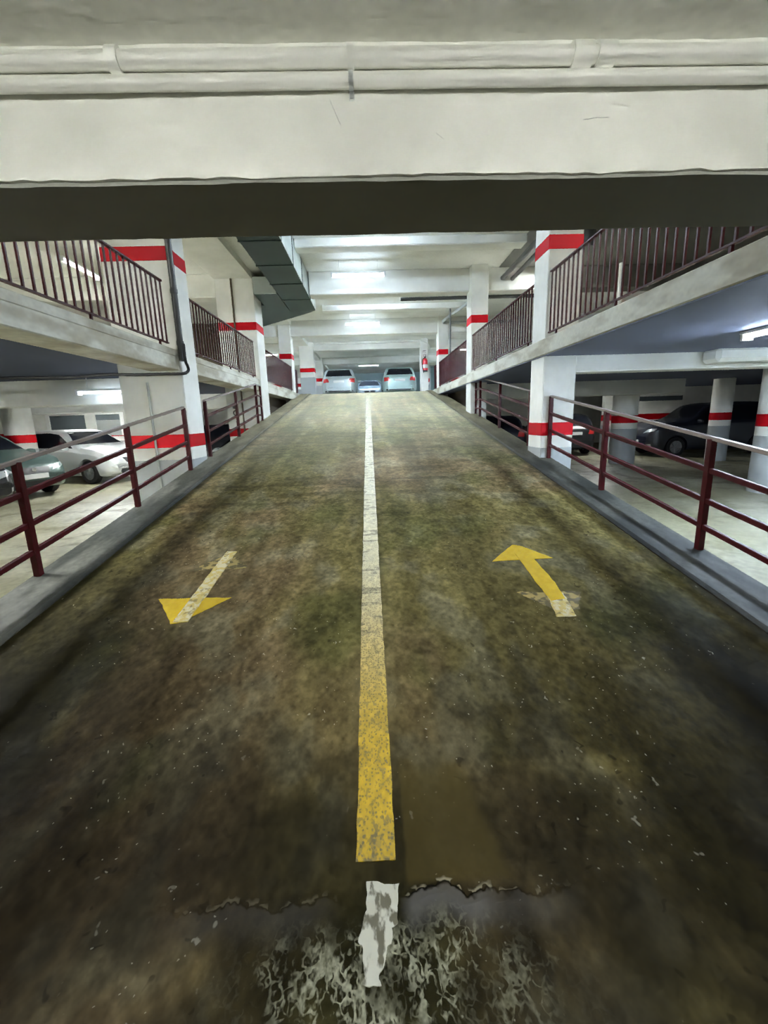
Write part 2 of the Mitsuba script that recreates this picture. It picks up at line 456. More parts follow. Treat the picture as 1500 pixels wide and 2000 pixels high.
def rough_box(x0, x1, y0, y1, z0, z1, step, amp, seed=0):
    """A subdivided box whose faces are a little uneven, as hand-trowelled concrete is."""
    nx, ny, nz = (max(1, int(round((b - a) / step))) for a, b in ((x0, x1), (y0, y1), (z0, z1)))
    vs, fs, off = [], [], 0
    for ax in range(3):
        for side in (0, 1):
            n = [nx, ny, nz]
            o = [i for i in range(3) if i != ax]
            a, b = np.meshgrid(np.linspace(0, 1, n[o[0]] + 1), np.linspace(0, 1, n[o[1]] + 1), indexing='ij')
            q = np.zeros((a.size, 3))
            q[:, o[0]], q[:, o[1]], q[:, ax] = a.ravel(), b.ravel(), side
            i, j = np.meshgrid(np.arange(n[o[0]]), np.arange(n[o[1]]), indexing='ij')
            w = n[o[1]] + 1
            k = (i * w + j).ravel()
            f = np.vstack([np.stack([k, k + w, k + w + 1], 1), np.stack([k, k + w + 1, k + 1], 1)])
            if (side == 1) == (ax == 1):
                f = f[:, ::-1]
            vs.append(q)
            fs.append(f + off)
            off += len(q)
    v = np.vstack(vs) * [x1 - x0, y1 - y0, z1 - z0] + [x0, y0, z0]
    d = np.stack([meshkit.fbm(v * 5 + 13 * k, 4, seed + k) - 0.5 for k in range(3)], 1)
    d += 0.6 * np.stack([meshkit.noise(v * 40 + 7 * k, seed + 9 + k) - 0.5 for k in range(3)], 1)
    v = v + d * amp * 2 * [0, 1, 1]
    m = trimesh.Trimesh(v, np.vstack(fs), process=False)
    m.merge_vertices(digits_vertex=6)
    return m


def strip_on_ramp(poly, lift=0.003, step=0.05, thick=0.0035):
    """A thin coat of paint on the ramp: polygon in (x, y), laid on the ramp's surface."""
    v2, f = fill(poly, step)
    top = np.column_stack([v2, ramp_top(v2[:, 0], v2[:, 1]) + lift])
    return skin(top, f, np.array([0, 0, -(lift + thick)]))


def fill(poly, step):
    """Triangulates a shapely polygon with points no farther apart than about step."""
    poly = sg.polygon.orient(poly)
    ring = np.array(poly.exterior.segmentize(step).coords)[:-1]
    x0, y0, x1, y1 = poly.bounds
    gx, gy = np.meshgrid(np.arange(x0 + step / 2, x1, step), np.arange(y0 + step / 2, y1, step))
    g = np.column_stack([gx.ravel(), gy.ravel()])
    inner = poly.buffer(-0.35 * step)
    if not inner.is_empty and len(g):
        import shapely
        g = g[shapely.contains_xy(inner, g[:, 0], g[:, 1])]
    else:
        g = g[:0]
    v = np.vstack([ring, g])
    t = Delaunay(v).simplices
    c = v[t].mean(1)
    import shapely
    t = t[shapely.contains_xy(poly.buffer(1e-6), c[:, 0], c[:, 1])]
    a = v[t]
    area = (a[:, 1, 0] - a[:, 0, 0]) * (a[:, 2, 1] - a[:, 0, 1]) - (a[:, 1, 1] - a[:, 0, 1]) * (a[:, 2, 0] - a[:, 0, 0])
    t = np.where((area < 0)[:, None], t[:, ::-1], t)
    t = t[np.abs(area) > 1e-12]
    return v, t


def skin(top, f, back):
    """Closes an open sheet into a thin solid by a copy moved by back."""
    n = len(top)
    v = np.vstack([top, top + back])
    e = np.sort(np.vstack([f[:, [0, 1]], f[:, [1, 2]], f[:, [2, 0]]]), axis=1)
    d = np.vstack([f[:, [0, 1]], f[:, [1, 2]], f[:, [2, 0]]])
    u, inv, cnt = np.unique(e, axis=0, return_inverse=True, return_counts=True)
    b = d[cnt[inv.ravel()] == 1]
    side = np.vstack([np.column_stack([b[:, 1], b[:, 0], b[:, 0] + n]), np.column_stack([b[:, 1], b[:, 0] + n, b[:, 1] + n])])
    return trimesh.Trimesh(v, np.vstack([f, f[:, ::-1] + n, side]), process=False)


# ------------------------------------------------------------------ the setting
def crack_y(x):
    x = np.atleast_1d(x)
    return 1.098 + 0.050 * np.exp(-((x - 0.18) / 0.06) ** 2) + 0.011 * np.sin(x * 23) + 0.006 * np.sin(x * 61 + 1)


def ramp_top(x, y):
    x, y = np.asarray(x, float), np.asarray(y, float)
    p = np.stack([x, y, 0 * x], -1)
    near = np.clip((6 - y) / 4, 0, 1)
    z = ramp_z(y) + 0.010 * (meshkit.fbm(p * 1.6, 3, 1) - 0.5) + near * 0.006 * (meshkit.fbm(p * 11, 3, 2) - 0.5)
    lip = np.clip((crack_y(x.ravel()).reshape(x.shape) - y) / 0.012, 0, 1)
    dip = lip * np.exp(-np.clip(crack_y(x.ravel()).reshape(x.shape) - y, 0, 9) / 0.25)
    depth = 0.004 + 0.012 * np.exp(-((x - 0.28) / 0.22) ** 2)
    rugged = lip * 0.010 * (meshkit.fbm(p * [24, 15, 1], 3, 8) - 0.5)
    return z - depth * dip + rugged


ys = np.concatenate([np.arange(-6, 0.4, 0.25), np.arange(0.4, 2.6, 0.0125), np.arange(2.6, 6, 0.05), np.arange(6, 18.9, 0.15), [18.9]])
xs = np.linspace(-KI, KI, 220)
gx, gy = np.meshgrid(xs, ys, indexing='ij')
gz = ramp_top(gx, gy)
_n = len(ys)
_i, _j = np.meshgrid(np.arange(len(xs) - 1), np.arange(_n - 1), indexing='ij')
_k = (_i * _n + _j).ravel()
_f = np.vstack([np.stack([_k, _k + _n, _k + _n + 1], 1), np.stack([_k, _k + _n + 1, _k + 1], 1)])
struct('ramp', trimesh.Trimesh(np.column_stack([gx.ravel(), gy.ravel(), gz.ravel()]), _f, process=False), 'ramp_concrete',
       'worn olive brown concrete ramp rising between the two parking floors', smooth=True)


def kerb_mesh(sgn, outer_far):
    yy = np.concatenate([np.arange(-6, 1, 0.5), np.arange(1, 18.95, 0.15)])
    v, K = [], len(yy)
    for y in yy:
        o = KO if y < 16.2 else outer_far
        zz = float(ramp_z(y))
        w = 0.006 * (meshkit.noise(np.array([[y * 3, sgn, 0]]))[0] - 0.5)
        v += [[sgn * (KI + w), y, zz - 0.05], [sgn * (KI + w), y, zz + 0.008], [sgn * (KI + 0.03), y, zz + 0.024], [sgn * (o - 0.02), y, zz + 0.026], [sgn * o, y, zz + 0.008], [sgn * o, y, -0.02 if y < 16.2 else zz - 0.2]]
    f = []
    for k in range(K - 1):
        for i in range(5):
            a, b = k * 6 + i, (k + 1) * 6 + i
            f += [[a, b, b + 1], [a, b + 1, a + 1]]
    m = trimesh.Trimesh(v, f, process=False)
    if sgn < 0:
        m.invert()
    return m


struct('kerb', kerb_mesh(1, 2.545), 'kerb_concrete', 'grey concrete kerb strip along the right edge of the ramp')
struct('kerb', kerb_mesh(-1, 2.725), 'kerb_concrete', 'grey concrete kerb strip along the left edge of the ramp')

FX, FY0, FY1 = 15.5, -6.0, 22.0
struct('floor', cat(box(-FX, -KO + 0.01, FY0, FY1, -0.2, 0), box(KO - 0.01, FX, FY0, FY1, -0.2, 0)), 'floor_concrete', 'stained grey floor of the lower parking level')
YB0, YB1 = 1.18, 1.50                                  # the beam over the camera
struct('upper_floor', box(XR, FX, YB1, 40, ZS, ZU, 0.012), 'slab_edge_paint', 'upper floor slab right of the ramp')
struct('upper_floor', cat(box(XL, -FX, YB1, 40, 2.40, 2.46), box(XL + 0.0, -FX, YB1, 40, 2.462, ZU, 0.008), box(XL - 0.42, XL, YB1, 18.2, 2.275, 2.445, 0.01), box(XL - 0.42, XL - 0.02, YB1, 18.2, 2.44, 2.47)),
       'slab_edge_paint', 'upper floor slab left of the ramp with its stepped edge beam')
struct('upper_floor', box(XL, XR, 18.75, 40, ZS, ZU - 0.002), 'floor_concrete', 'upper floor beyond the crest of the ramp')
struct('ceiling', box(-FX, FX, FY0, YB1 - 0.02, ZS, ZU - 0.004), 'ceiling_paint', 'low painted ceiling over the foot of the ramp')
struct('ceiling', box(3.3, FX, FY0, 11.59, ZC - 0.012, ZC - 0.001), 'shaded_concrete', 'dark ceiling sheet of the upper level at the right, shade painted in')  # sheet under the white ceiling, shade in its colour
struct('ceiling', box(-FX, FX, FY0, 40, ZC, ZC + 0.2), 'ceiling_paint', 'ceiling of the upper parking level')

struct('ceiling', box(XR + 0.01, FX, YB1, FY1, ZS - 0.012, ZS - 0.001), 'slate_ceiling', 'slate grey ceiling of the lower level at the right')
struct('ceiling', box(XL - 0.425, -FX, YB1, FY1, 2.385, 2.399), 'shaded_slate_ceiling', 'slate grey ceiling of the lower level at the left, shade painted in')
beam_mesh = cat(rough_box(-3.2, 3.2, YB0, YB1, 2.068, ZS + 0.01, 0.035, 0.006, 4), box(-FX, -3.2, YB0, YB1, 2.068, ZS), box(3.2, FX, YB0, YB1, 2.068, ZS))
struct('beam_soffit', rough_box(-3.2, 3.2, YB0 + 0.008, YB1 - 0.008, 2.058, 2.0675, 0.05, 0.003, 6), 'soffit_concrete', 'dark underside of the near beam', smooth=40)  # separate dark sheet under the near beam
struct('beam', beam_mesh, 'beam_paint', 'white painted concrete beam across the top of the view, with two pipes above it', smooth=40)

ROWS = [6.65, 11.45, 16.7, 21.3, 26.5]
for k, y in enumerate(ROWS):
    yb = y + 0.15
    zb = 4.52 if k < 3 else 4.68
    parts_x = ((-FX, -2.72), (-1.37, 3.05 if k == 0 else 4.9)) if k < 2 else ((-FX, FX),)
    if k < 2:
        struct('beam', box(3.05 if k == 0 else 4.9, FX, yb, yb + 0.40, zb, ZC, 0.02), 'shaded_concrete', f'dark length of the upper ceiling beam at the right, shade painted in, row {k + 1}')  # same beam in a shaded tone, dimness painted in
    struct('beam', cat(*[box(a, b, yb, yb + 0.40, zb, ZC, 0.02) for a, b in parts_x]), 'white_paint', f'white ceiling beam of the upper level, row {k + 1} from the camera')
for y in (9.6, 14.8):
    struct('beam', box(-1.38, 3.3, y, y + 0.35, 4.88, ZC, 0.02), 'white_paint', 'shallow white rib under the upper ceiling')
struct('beam', box(-3.62, -2.72, 2.0, 40, 4.90, ZC), 'white_paint', 'long beam over the left row of pillars')
# lower level beams
struct('beam', box(-FX, -3.6, 8.55, 8.95, 1.92, 2.41, 0.015), 'white_paint', 'white beam of the lower level at the left, behind the lamp')
struct('beam', box(3.04, FX, 6.62, 7.0, 2.085, ZS + 0.01, 0.015), 'white_paint', 'pale beam of the lower level running right from the right pillar')
struct('beam', cat(box(4.92, FX, 6.28, 6.62, 2.14, ZS + 0.01, 0.05)), 'white_paint', 'thicker rounded length of the pale beam at the right edge')
struct('beam', box(3.04, 8.6, 12.0, 12.4, 1.93, ZS + 0.01, 0.015), 'white_paint', 'white beam of the lower level under the right slab')
struct('beam', box(-FX, -3.6, 13.6, 14.0, 1.95, 2.41, 0.015), 'white_paint', 'second white beam of the lower level at the left')

# enclosing walls
struct('wall_left', box(-FX - 0.2, -FX, FY0, 40, 0, ZC), 'white_paint')
struct('wall_right', box(FX, FX + 0.2, FY0, 40, 0, ZC), 'white_paint')
struct('wall_back', box(-FX, FX, FY0 - 0.2, FY0, 0, ZC), 'white_paint')
struct('wall_far', box(-FX, FX, 36, 36.2, ZU, ZC), 'far_teal')
struct('wall_far_lower', box(-FX, FX, FY1 - 0.2, FY1, 0, ZS), 'white_paint', 'white far wall of the lower level')
struct('wall_under_slab_left', box(XL - 0.5, XL - 0.35, 12.4, 21.8, 0, 2.40), 'brown_wall', 'dark wall closing the space under the left slab')
struct('wall_under_slab_right', box(XR + 0.45, XR + 0.6, 12.4, 21.8, 0, ZS), 'brown_wall', 'brown wall closing the space under the right slab')


def banded_wall(name, x0, x1, y0, y1, z0, ztop, label, paint='white_paint'):
    k = numbered(name)
    labels[k] = {'kind': 'structure', 'label': label}
    part(k, 'plaster', box(x0, x1, y0, y1, z0, ztop), paint)
    e = 0.004
    part(k, 'red_stripe', box(x0 - e, x1 + e, y0 - e, y1 + e, z0 + 1.17, z0 + 1.38), 'stripe_red')
    part(k, 'grey_dado', box(x0 - e, x1 + e, y0 - e, y1 + e, z0, z0 + 1.0), 'dado_grey')
    return k


w1 = banded_wall('wall_right_lower', 8.7, FX, 16.3, 16.5, 0, ZS, 'white wall with a red stripe behind the dark car at the lower right')
part(w1, 'dark_recess', box(9.45, 11.6, 16.28, 16.32, 1.84, 2.0), 'window_dark')
w2 = banded_wall('wall_left_lower', -FX, -8.9, 17.2, 17.4, 0, 2.40, 'white wall with a framed window behind the white car at the lower left')
k = numbered('window_1')
labels[k] = {'kind': 'structure', 'label': 'white framed window in the wall behind the white car'}
for a in ((-12.2, -9.3, 1.98, 2.10), (-12.2, -12.06, 1.2, 2.0), (-10.75, -10.35, 1.2, 2.0), (-9.45, -9.3, 1.2, 2.0)):
    part(k, 'frame', box(a[0], a[1], 17.14, 17.2, a[2], a[3], 0.005), 'sign_white')
part(k, 'pane', box(-12.06, -10.75, 17.17, 17.2, 1.2, 1.98), 'window_dark')
part(k, 'pane', box(-10.35, -9.45, 17.17, 17.2, 1.78, 1.98), 'window_dark')
part(k, 'blind', box(-10.35, -9.45, 17.16, 17.2, 1.2, 1.78), 'dado_grey')
w3 = banded_wall('wall_right_upper', 3.55, FX, 29.0, 29.2, ZU, ZC, 'white wall with a red stripe beyond the right end of the ramp')
k = numbered('door_1')
labels[k] = {'kind': 'structure', 'label': 'dark teal metal door beside the fire extinguisher pillar'}
part(k, 'leaf', box(4.0, 5.0, 28.94, 28.99, ZU + 0.0, ZU + 2.1, 0.01), 'door_teal')
for a in ((3.93, 4.0), (5.0, 5.07)):
    part(k, 'frame', box(a[0], a[1], 28.93, 28.998, ZU, ZU + 2.1), 'dado_grey')
part(k, 'frame', box(3.93, 5.07, 28.93, 28.998, ZU + 2.1, ZU + 2.17), 'dado_grey')
part(k, 'handle', box(4.88, 4.91, 28.90, 28.945, ZU + 1.0, ZU + 1.12), 'chrome')
w4 = banded_wall('wall_left_upper', -FX, -3.9, 30.0, 30.2, ZU, ZC, 'white wall with a red stripe beyond the left end of the ramp')
w5 = banded_wall('wall_side_upper', 9.5, 9.7, 3.0, 29.0, ZU, ZC, 'wall of the upper level behind the right railing', 'brown_wall')
w6 = banded_wall('wall_side_upper_left', -11.7, -11.5, 3.0, 30.0, ZU, ZC, 'wall of the upper level behind the left railing')
struct('wall_partition_added', box(-11.5, -4.1, 14.4, 14.6, ZU, 4.52), 'brown_wall', 'dark brown partition added as a dim backdrop behind the second left pillar')  # added wall, gives the left balustrade a dark backdrop


# ------------------------------------------------------------------ pillars
def pillar(x0, x1, y0, y1, z0, z1, stripe, dado, label, group=None, cut=()):
    t = thing('pillar', label, 'pillar', group)
    lo = z0
    part(t, 'shaft', box(x0, x1, y0, y1, z0, z1, 0.012), 'white_paint')
    e = 0.003
    for i, (a, b) in enumerate(stripe):
        part(t, 'red_stripe', box(x0 - e, x1 + e, y0 - e, y1 + e, a, b, 0.012), 'stripe_red', 'red painted band')
    for a, b in dado:
        part(t, 'grey_dado', box(x0 - e, x1 + e, y0 - e, y1 + e, a, b, 0.012), 'dado_grey', 'grey painted lower zone')
    return t


UP, LO = (ZU + 1.165, ZU + 1.365), (1.165, 1.375)
pillars_left = ['broad white pillar with red bands at the left, nearest to the camera', 'broad white pillar at the left, second up the ramp, carrying a small sign',
                'white pillar with a red band at the left, third up the ramp', 'white pillar with an orange red band left of the parked cars at the top of the ramp', 'white pillar with a red band at the far left beyond the crest']
for k, y in enumerate(ROWS):
    x0, x1 = ((-3.62, -2.70), (-3.62, -2.70), (-3.20, -2.76), (-3.17, -2.50), (-3.05, -2.62))[k]
    d = (0.60, 0.75, 0.5, 0.5, 0.5)[k]
    pillar(x0, x1, y + 0.05, y + 0.05 + d, 0 if k < 3 else ZU, ZC, (UP, LO) if k < 3 else (UP,), ((0, 1.0),) if k < 3 else ((ZU, ZU + 0.95),), pillars_left[k])
pillars_right = ['square white pillar with red bands at the right, nearest to the camera', 'square white pillar at the right, second up the ramp, between two railings',
                 'square white pillar at the right, third up the ramp, beside the thin drop pipe', 'white pillar at the crest with the red fire extinguisher']
for k, y in enumerate(ROWS[:4]):
    x0, x1 = ((2.575, 3.06), (2.575, 2.99), (2.60, 2.95), (2.46, 2.80))[k]
    y = (6.60, 11.35, 16.7, 21.1)[k]
    pillar(x0, x1, y, y + 0.53, 0 if k < 3 else ZU, ZC, (UP, LO) if k < 3 else (), ((0, 1.0),) if k < 3 else (), pillars_right[k])


def round_pillar(x, y, r, ztop, label):
    t = thing('round_pillar', label, 'pillar')

    def cyl(rr, a, b):
        m = trimesh.creation.cylinder(rr, b - a, sections=40)
        m.apply_translation([x, y, (a + b) / 2])
        return m
    part(t, 'shaft', cyl(r, 0, ztop), 'white_paint', smooth=40)
    part(t, 'red_stripe', cyl(r + 0.003, LO[0], LO[1]), 'stripe_red', 'red painted band', smooth=40)
    part(t, 'grey_dado', cyl(r + 0.003, 0, 1.0), 'dado_grey', 'grey painted lower zone', smooth=40)


round_pillar(7.42, 12.75, 0.34, ZS, 'round white pillar with a red band standing behind the right railing, left of the dark car')
round_pillar(7.22, 7.50, 0.40, ZS, 'big round white pillar with a red band at the right edge of the picture')
round_pillar(10.15, 12.6, 0.26, ZS, 'slim round white pillar in front of the dark car at the lower right')
round_pillar(-9.36, 12.12, 0.33, 2.40, 'round white pillar with a red band between the parked cars at the lower left')


# ------------------------------------------------------------------ lamps
def lamp(center, axis, length, L, color, label, drop=0.0, lit=True, tube_lamp=False):
    """A fluorescent batten: tray, diffuser that glows, two end caps; hangs below center by 0.09 m."""
    t = thing('fluorescent_lamp', label, 'lamp')
    c = np.array(center, float)
    R = T().translate(c.tolist()) @ T().rotate([0, 0, 1], 0 if axis == 'x' else 90)
    h = length / 2
    w = 0.03 if tube_lamp else 0.08
    part(t, 'tray', box(-h, h, -w, w, -0.035, 0.0, 0.008), 'lamp_body', to_world=R)
    g = np.linspace(0, np.pi, 13)
    prof = sg.Polygon(np.column_stack([0.042 * np.cos(g), -0.042 * np.sin(g)]))
    m = trimesh.creation.extrude_polygon(prof, length - 0.06, engine='earcut')
    # extruded along z: lay it along x
    v = m.vertices.copy()
    m.vertices = np.column_stack([v[:, 2] - h + 0.03, v[:, 0], v[:, 1] - 0.037])
    m.fix_normals()
    if tube_lamp:
        m = trimesh.creation.cylinder(0.034, length - 0.06, sections=20)
        m.apply_transform(trimesh.transformations.rotation_matrix(np.pi / 2, [0, 1, 0]))
        m.apply_translation([0, 0, -0.078])
    k = part(t, 'glowing_tube' if tube_lamp else 'diffuser', m, 'sign_white', 'glowing white tube' if tube_lamp else 'glowing white diffuser', to_world=R)
    if lit:
        scene[k]['emitter'] = {'type': 'area', 'radiance': rgb(*[L * a for a in color])}
    for s in (-1, 1):
        e = h - 0.02
        part(t, 'end_cap', box(s * e - 0.02, s * e + 0.02, -0.064, 0.064, -0.1, 0.0, 0.006), 'lamp_body', to_world=R)
    if drop:
        for s in (-0.7, 0.7):
            part(t, 'hanger', box(s * h - 0.003, s * h + 0.003, -0.003, 0.003, 0, drop), 'galvanised', to_world=R)
    return t


lamp((-0.14, 10.9, 4.80), 'x', 1.25, L_UPPER * 0.045, COOL, 'bright tube lamp over the middle of the ramp, nearer of the two', drop=0.25, tube_lamp=True)
lamp((4.2, 2.9, 4.938), 'x', 1.3, L_UPPER * 0.85, NEUTRAL, 'added tube lamp of the upper level at the right, nearest the camera', drop=0.1)  # unseen lamp, added to light the right pillar front
lamp((-4.4, 2.9, 4.88), 'x', 1.3, L_UPPER * 0.6, NEUTRAL, 'added tube lamp of the upper level at the left, nearest the camera', drop=0.17)  # added out of view for the left pillar front
lamp((0.1, 5.2, 4.92), 'x', 1.3, L_UPPER * 0.2, COOL, 'tube lamp over the lower half of the ramp, hidden by the beam', drop=0.13)
lamp((0.2, 8.2, 4.98), 'x', 1.3, L_UPPER * 0.40, COOL, 'added tube lamp over the middle of the ramp, hidden behind the near beam', drop=0.07, tube_lamp=True)  # unseen fill added for the ramp and first ceiling bay
lamp((0.3, 12.75, 5.0), 'x', 1.3, L_UPPER * 1.15, COOL, 'added tube lamp over the upper half of the ramp, hidden behind a beam', drop=0.05, tube_lamp=True)  # added behind the beam to brighten the ramp below
lamp((-0.12, 16.0, 4.78), 'x', 1.22, L_UPPER * 0.05, COOL, 'bright tube lamp over the crest of the ramp, second in the middle', drop=0.27, tube_lamp=True)
lamp((-5.2, 23.5, 4.9), 'x', 1.3, L_UPPER, COOL, 'added tube lamp of the upper level left of the silver car', drop=0.15)  # extra light added for the far cars, left side
lamp((5.4, 23.5, 4.9), 'x', 1.3, L_UPPER, COOL, 'added tube lamp of the upper level right of the extinguisher pillar', drop=0.15)  # matching far fill, added on the right
lamp((0.05, 29.0, 4.88), 'x', 1.3, L_UPPER * 0.8, COOL, 'far tube lamp above the middle parked car', drop=0.17)
lamp((-6.1, 10.45, 4.90), 'y', 1.3, L_UPPER * 0.7, NEUTRAL, 'tube lamp of the upper level seen through the left railing', drop=0.15)
lamp((4.35, 11.2, 4.84), 'y', 1.3, L_UPPER * 0.4, NEUTRAL, 'tube lamp of the upper level beside the right pillar, half hidden', drop=0.21)
lamp((-4.50, 8.10, 2.165), 'x', 1.25, L_LOW * 0.10, COOL, 'tube lamp of the lower level at the left, before the white beam', drop=0.21)
lamp((-5.6, 3.9, 2.38), 'y', 1.4, L_LOW * 2.1, NEUTRAL, 'added tube lamp of the lower level at the left, nearest the camera')  # added out of frame to light pillar, floor and cars
lamp((4.2, 4.3, ZS - 0.012), 'y', 1.4, L_LOW * 0.9, COOL, 'tube lamp under the right slab at the right edge of the picture')
lamp((6.0, 3.4, ZS - 0.012), 'x', 1.4, L_LOW * 0.85, COOL, 'added tube lamp under the right slab, outside the picture')  # unseen extra light for the right beam and pillar
lamp((-1.05, -0.40, ZS), 'x', 1.3, L_NEAR, WARM, 'tube lamp on the low ceiling above the camera, at the left')
lamp((1.05, -0.40, ZS), 'x', 1.3, L_NEAR, WARM, 'tube lamp on the low ceiling above the camera, at the right')
lamp((0.1, 18.3, 5.0), 'x', 1.3, L_UPPER * 0.75, COOL, 'added tube lamp over the crest of the ramp, hidden behind a beam', drop=0.05, tube_lamp=True)  # added out of sight to lift the far beam and crest
lamp((-6.3, 11.6, 2.385), 'x', 1.4, L_LOW * 1.15, NEUTRAL, 'added tube lamp of the lower level farther back at the left')  # unseen lamp added to light the white car
lamp((-9.6, 15.4, 2.385), 'x', 1.4, L_LOW * 0.8, NEUTRAL, 'added tube lamp of the lower level before the framed window at the left')  # added behind the beam so the window frames are lit
lamp((7.9, 14.6, ZS - 0.012), 'x', 1.3, L_LOW * 0.28, NEUTRAL, 'added tube lamp of the lower level behind the right beams')  # fill added behind the beams for the far right wall
lamp((-9.5, 19.5, ZC), 'x', 1.3, L_UPPER * 0.6, NEUTRAL, 'tube lamp of the upper level far at the left')


# ------------------------------------------------------------------ painted markings
def edge_noise(y, seed):
    p = np.column_stack([y * 14, np.full(len(y), seed * 3.1), np.zeros(len(y))])
    return 0.006 * (meshkit.noise(p, seed) - 0.5)


_y = np.concatenate([np.arange(1.215, 4, 0.03), np.arange(4, 18.3, 0.15)])
_l, _r = -0.103 + edge_noise(_y, 1), 0.034 + edge_noise(_y, 2)
line_v = np.vstack([np.column_stack([_l + (_r - _l) * t, _y]) for t in np.linspace(0, 1, 6)])
line_v = np.column_stack([line_v, ramp_top(line_v[:, 0], line_v[:, 1]) + 0.0035])
_n = len(_y)
_i, _j = np.meshgrid(np.arange(5), np.arange(_n - 1), indexing='ij')
_k = (_i * _n + _j).ravel()
_f = np.vstack([np.stack([_k, _k + _n, _k + _n + 1], 1), np.stack([_k, _k + _n + 1, _k + 1], 1)])
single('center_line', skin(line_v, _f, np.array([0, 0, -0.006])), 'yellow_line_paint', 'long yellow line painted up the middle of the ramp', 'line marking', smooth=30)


def jag(points, amp, seed, step=0.02):
    r = np.array(sg.Polygon(points).exterior.segmentize(step).coords)[:-1]
    q = np.column_stack([r * 25, np.zeros(len(r))])
    d = np.column_stack([meshkit.fbm(q, 3, seed) - 0.5, meshkit.fbm(q, 3, seed + 5) - 0.5])
    p = sg.Polygon(r + d * amp).buffer(0)
    return max(p.geoms, key=lambda g: g.area) if p.geom_type == 'MultiPolygon' else p


t = thing('painted_arrow', 'yellow arrow on the left lane pointing down toward the camera', 'arrow marking')
part(t, 'head', strip_on_ramp(jag([(-1.575, 3.005), (-1.05, 2.985), (-1.31, 2.695), (-1.36, 2.69)], 0.012, 1), 0.003), 'fresh_yellow_paint', 'fresh yellow arrow head', smooth=30)
part(t, 'shaft', strip_on_ramp(jag([(-1.355, 2.70), (-1.25, 2.70), (-1.22, 3.75), (-1.315, 3.76)], 0.014, 2), 0.005), 'pale_yellow_paint', 'worn pale shaft', smooth=30)
part(t, 'faded_head', strip_on_ramp(jag([(-1.52, 3.42), (-1.05, 3.43), (-1.20, 3.66), (-1.30, 3.68)], 0.05, 3), 0.0015), 'faded_yellow_paint', 'nearly worn off old arrow head', smooth=30)
t = thing('painted_arrow', 'yellow arrow on the right lane pointing up the ramp', 'arrow marking')
part(t, 'head', strip_on_ramp(jag([(0.955, 3.37), (1.465, 3.385), (1.275, 3.64), (1.215, 3.665)], 0.012, 4), 0.003), 'fresh_yellow_paint', 'fresh yellow arrow head', smooth=30)
part(t, 'shaft', strip_on_ramp(jag([(1.185, 3.5), (1.30, 3.5), (1.325, 3.0), (1.305, 2.78), (1.20, 2.76), (1.19, 3.0)], 0.010, 5), 0.005), 'fresh_yellow_paint', 'yellow shaft', smooth=30)
part(t, 'shaft', strip_on_ramp(jag([(1.20, 2.86), (1.325, 2.86), (1.29, 2.575), (1.165, 2.575)], 0.02, 6), 0.0045), 'pale_yellow_paint', 'worn pale end of the shaft', smooth=30)
part(t, 'faded_head', strip_on_ramp(jag([(0.99, 2.90), (1.46, 2.87), (1.34, 2.66), (1.20, 2.64)], 0.05, 7), 0.0015), 'faded_yellow_paint', 'nearly worn off old arrow head', smooth=30)
single('white_line_remnant', strip_on_ramp(jag([(-0.06, 1.145), (0.025, 1.14), (0.03, 1.05), (-0.005, 0.97), (-0.03, 0.89), (-0.075, 0.90), (-0.085, 0.99), (-0.06, 1.07)], 0.05, 9, 0.012), 0.003, 0.014),
       'old_white_paint', 'torn remnant of white paint on the floor in front of the yellow line', 'line marking', smooth=30)

# ------------------------------------------------------------------ railings along the ramp
for side, sgn in (('left', -1), ('right', 1)):
    X = sgn * 2.70
    OFF = (0.915, 0.665, 0.42, 0.205)
    for sect, (posts, level, label) in enumerate((
            ((-0.15, 1.70, 3.40, 5.0, 6.58), None, f'maroon four bar railing along the {side} edge of the ramp, before the first pillar'),
            ((7.45, 9.2, 10.85), 11.3, f'maroon four bar railing along the {side} edge of the ramp, beyond the first pillar'))):
        t = thing('ramp_railing', label, 'railing')
        for y in posts:
            zb = float(ramp_z(y)) + 0.02
            part(t, 'post', box(X - 0.026, X + 0.026, y - 0.026, y + 0.026, zb - 0.03, zb + OFF[0] - 0.005, 0.004), 'maroon_paint')
        ya, yb = posts[0] - (0.0 if sect == 0 else 0.03), posts[-1]
        for i, o in enumerate(OFF):
            seg = [(ya, yb)] if ya > 1.3 else [(ya, 1.0), (1.0, 1.45), (1.45, yb)]
            ms = [bar((X, a, float(ramp_z(a)) + 0.02 + o), (X, b, float(ramp_z(b)) + 0.02 + o), 0.044 if i == 0 else 0.034, 0.042 if i else 0.03) for a, b in seg]
            if level:
                zz = float(ramp_z(yb)) + 0.02 + o
                ms.append(bar((X, yb, zz), (X, level, zz), 0.034, 0.036))
            part(t, 'rail', cat(*ms), 'maroon_lit_top' if i == 0 else 'maroon_paint', 'top rail with its highlight painted in' if i == 0 else None)
        if level:
            zz = float(ramp_z(posts[-1])) + 0.02
            part(t, 'post', box(X - 0.02, X + 0.02, level - 0.02, level + 0.02, zz + 0.02, zz + OFF[0], 0.004), 'maroon_paint')

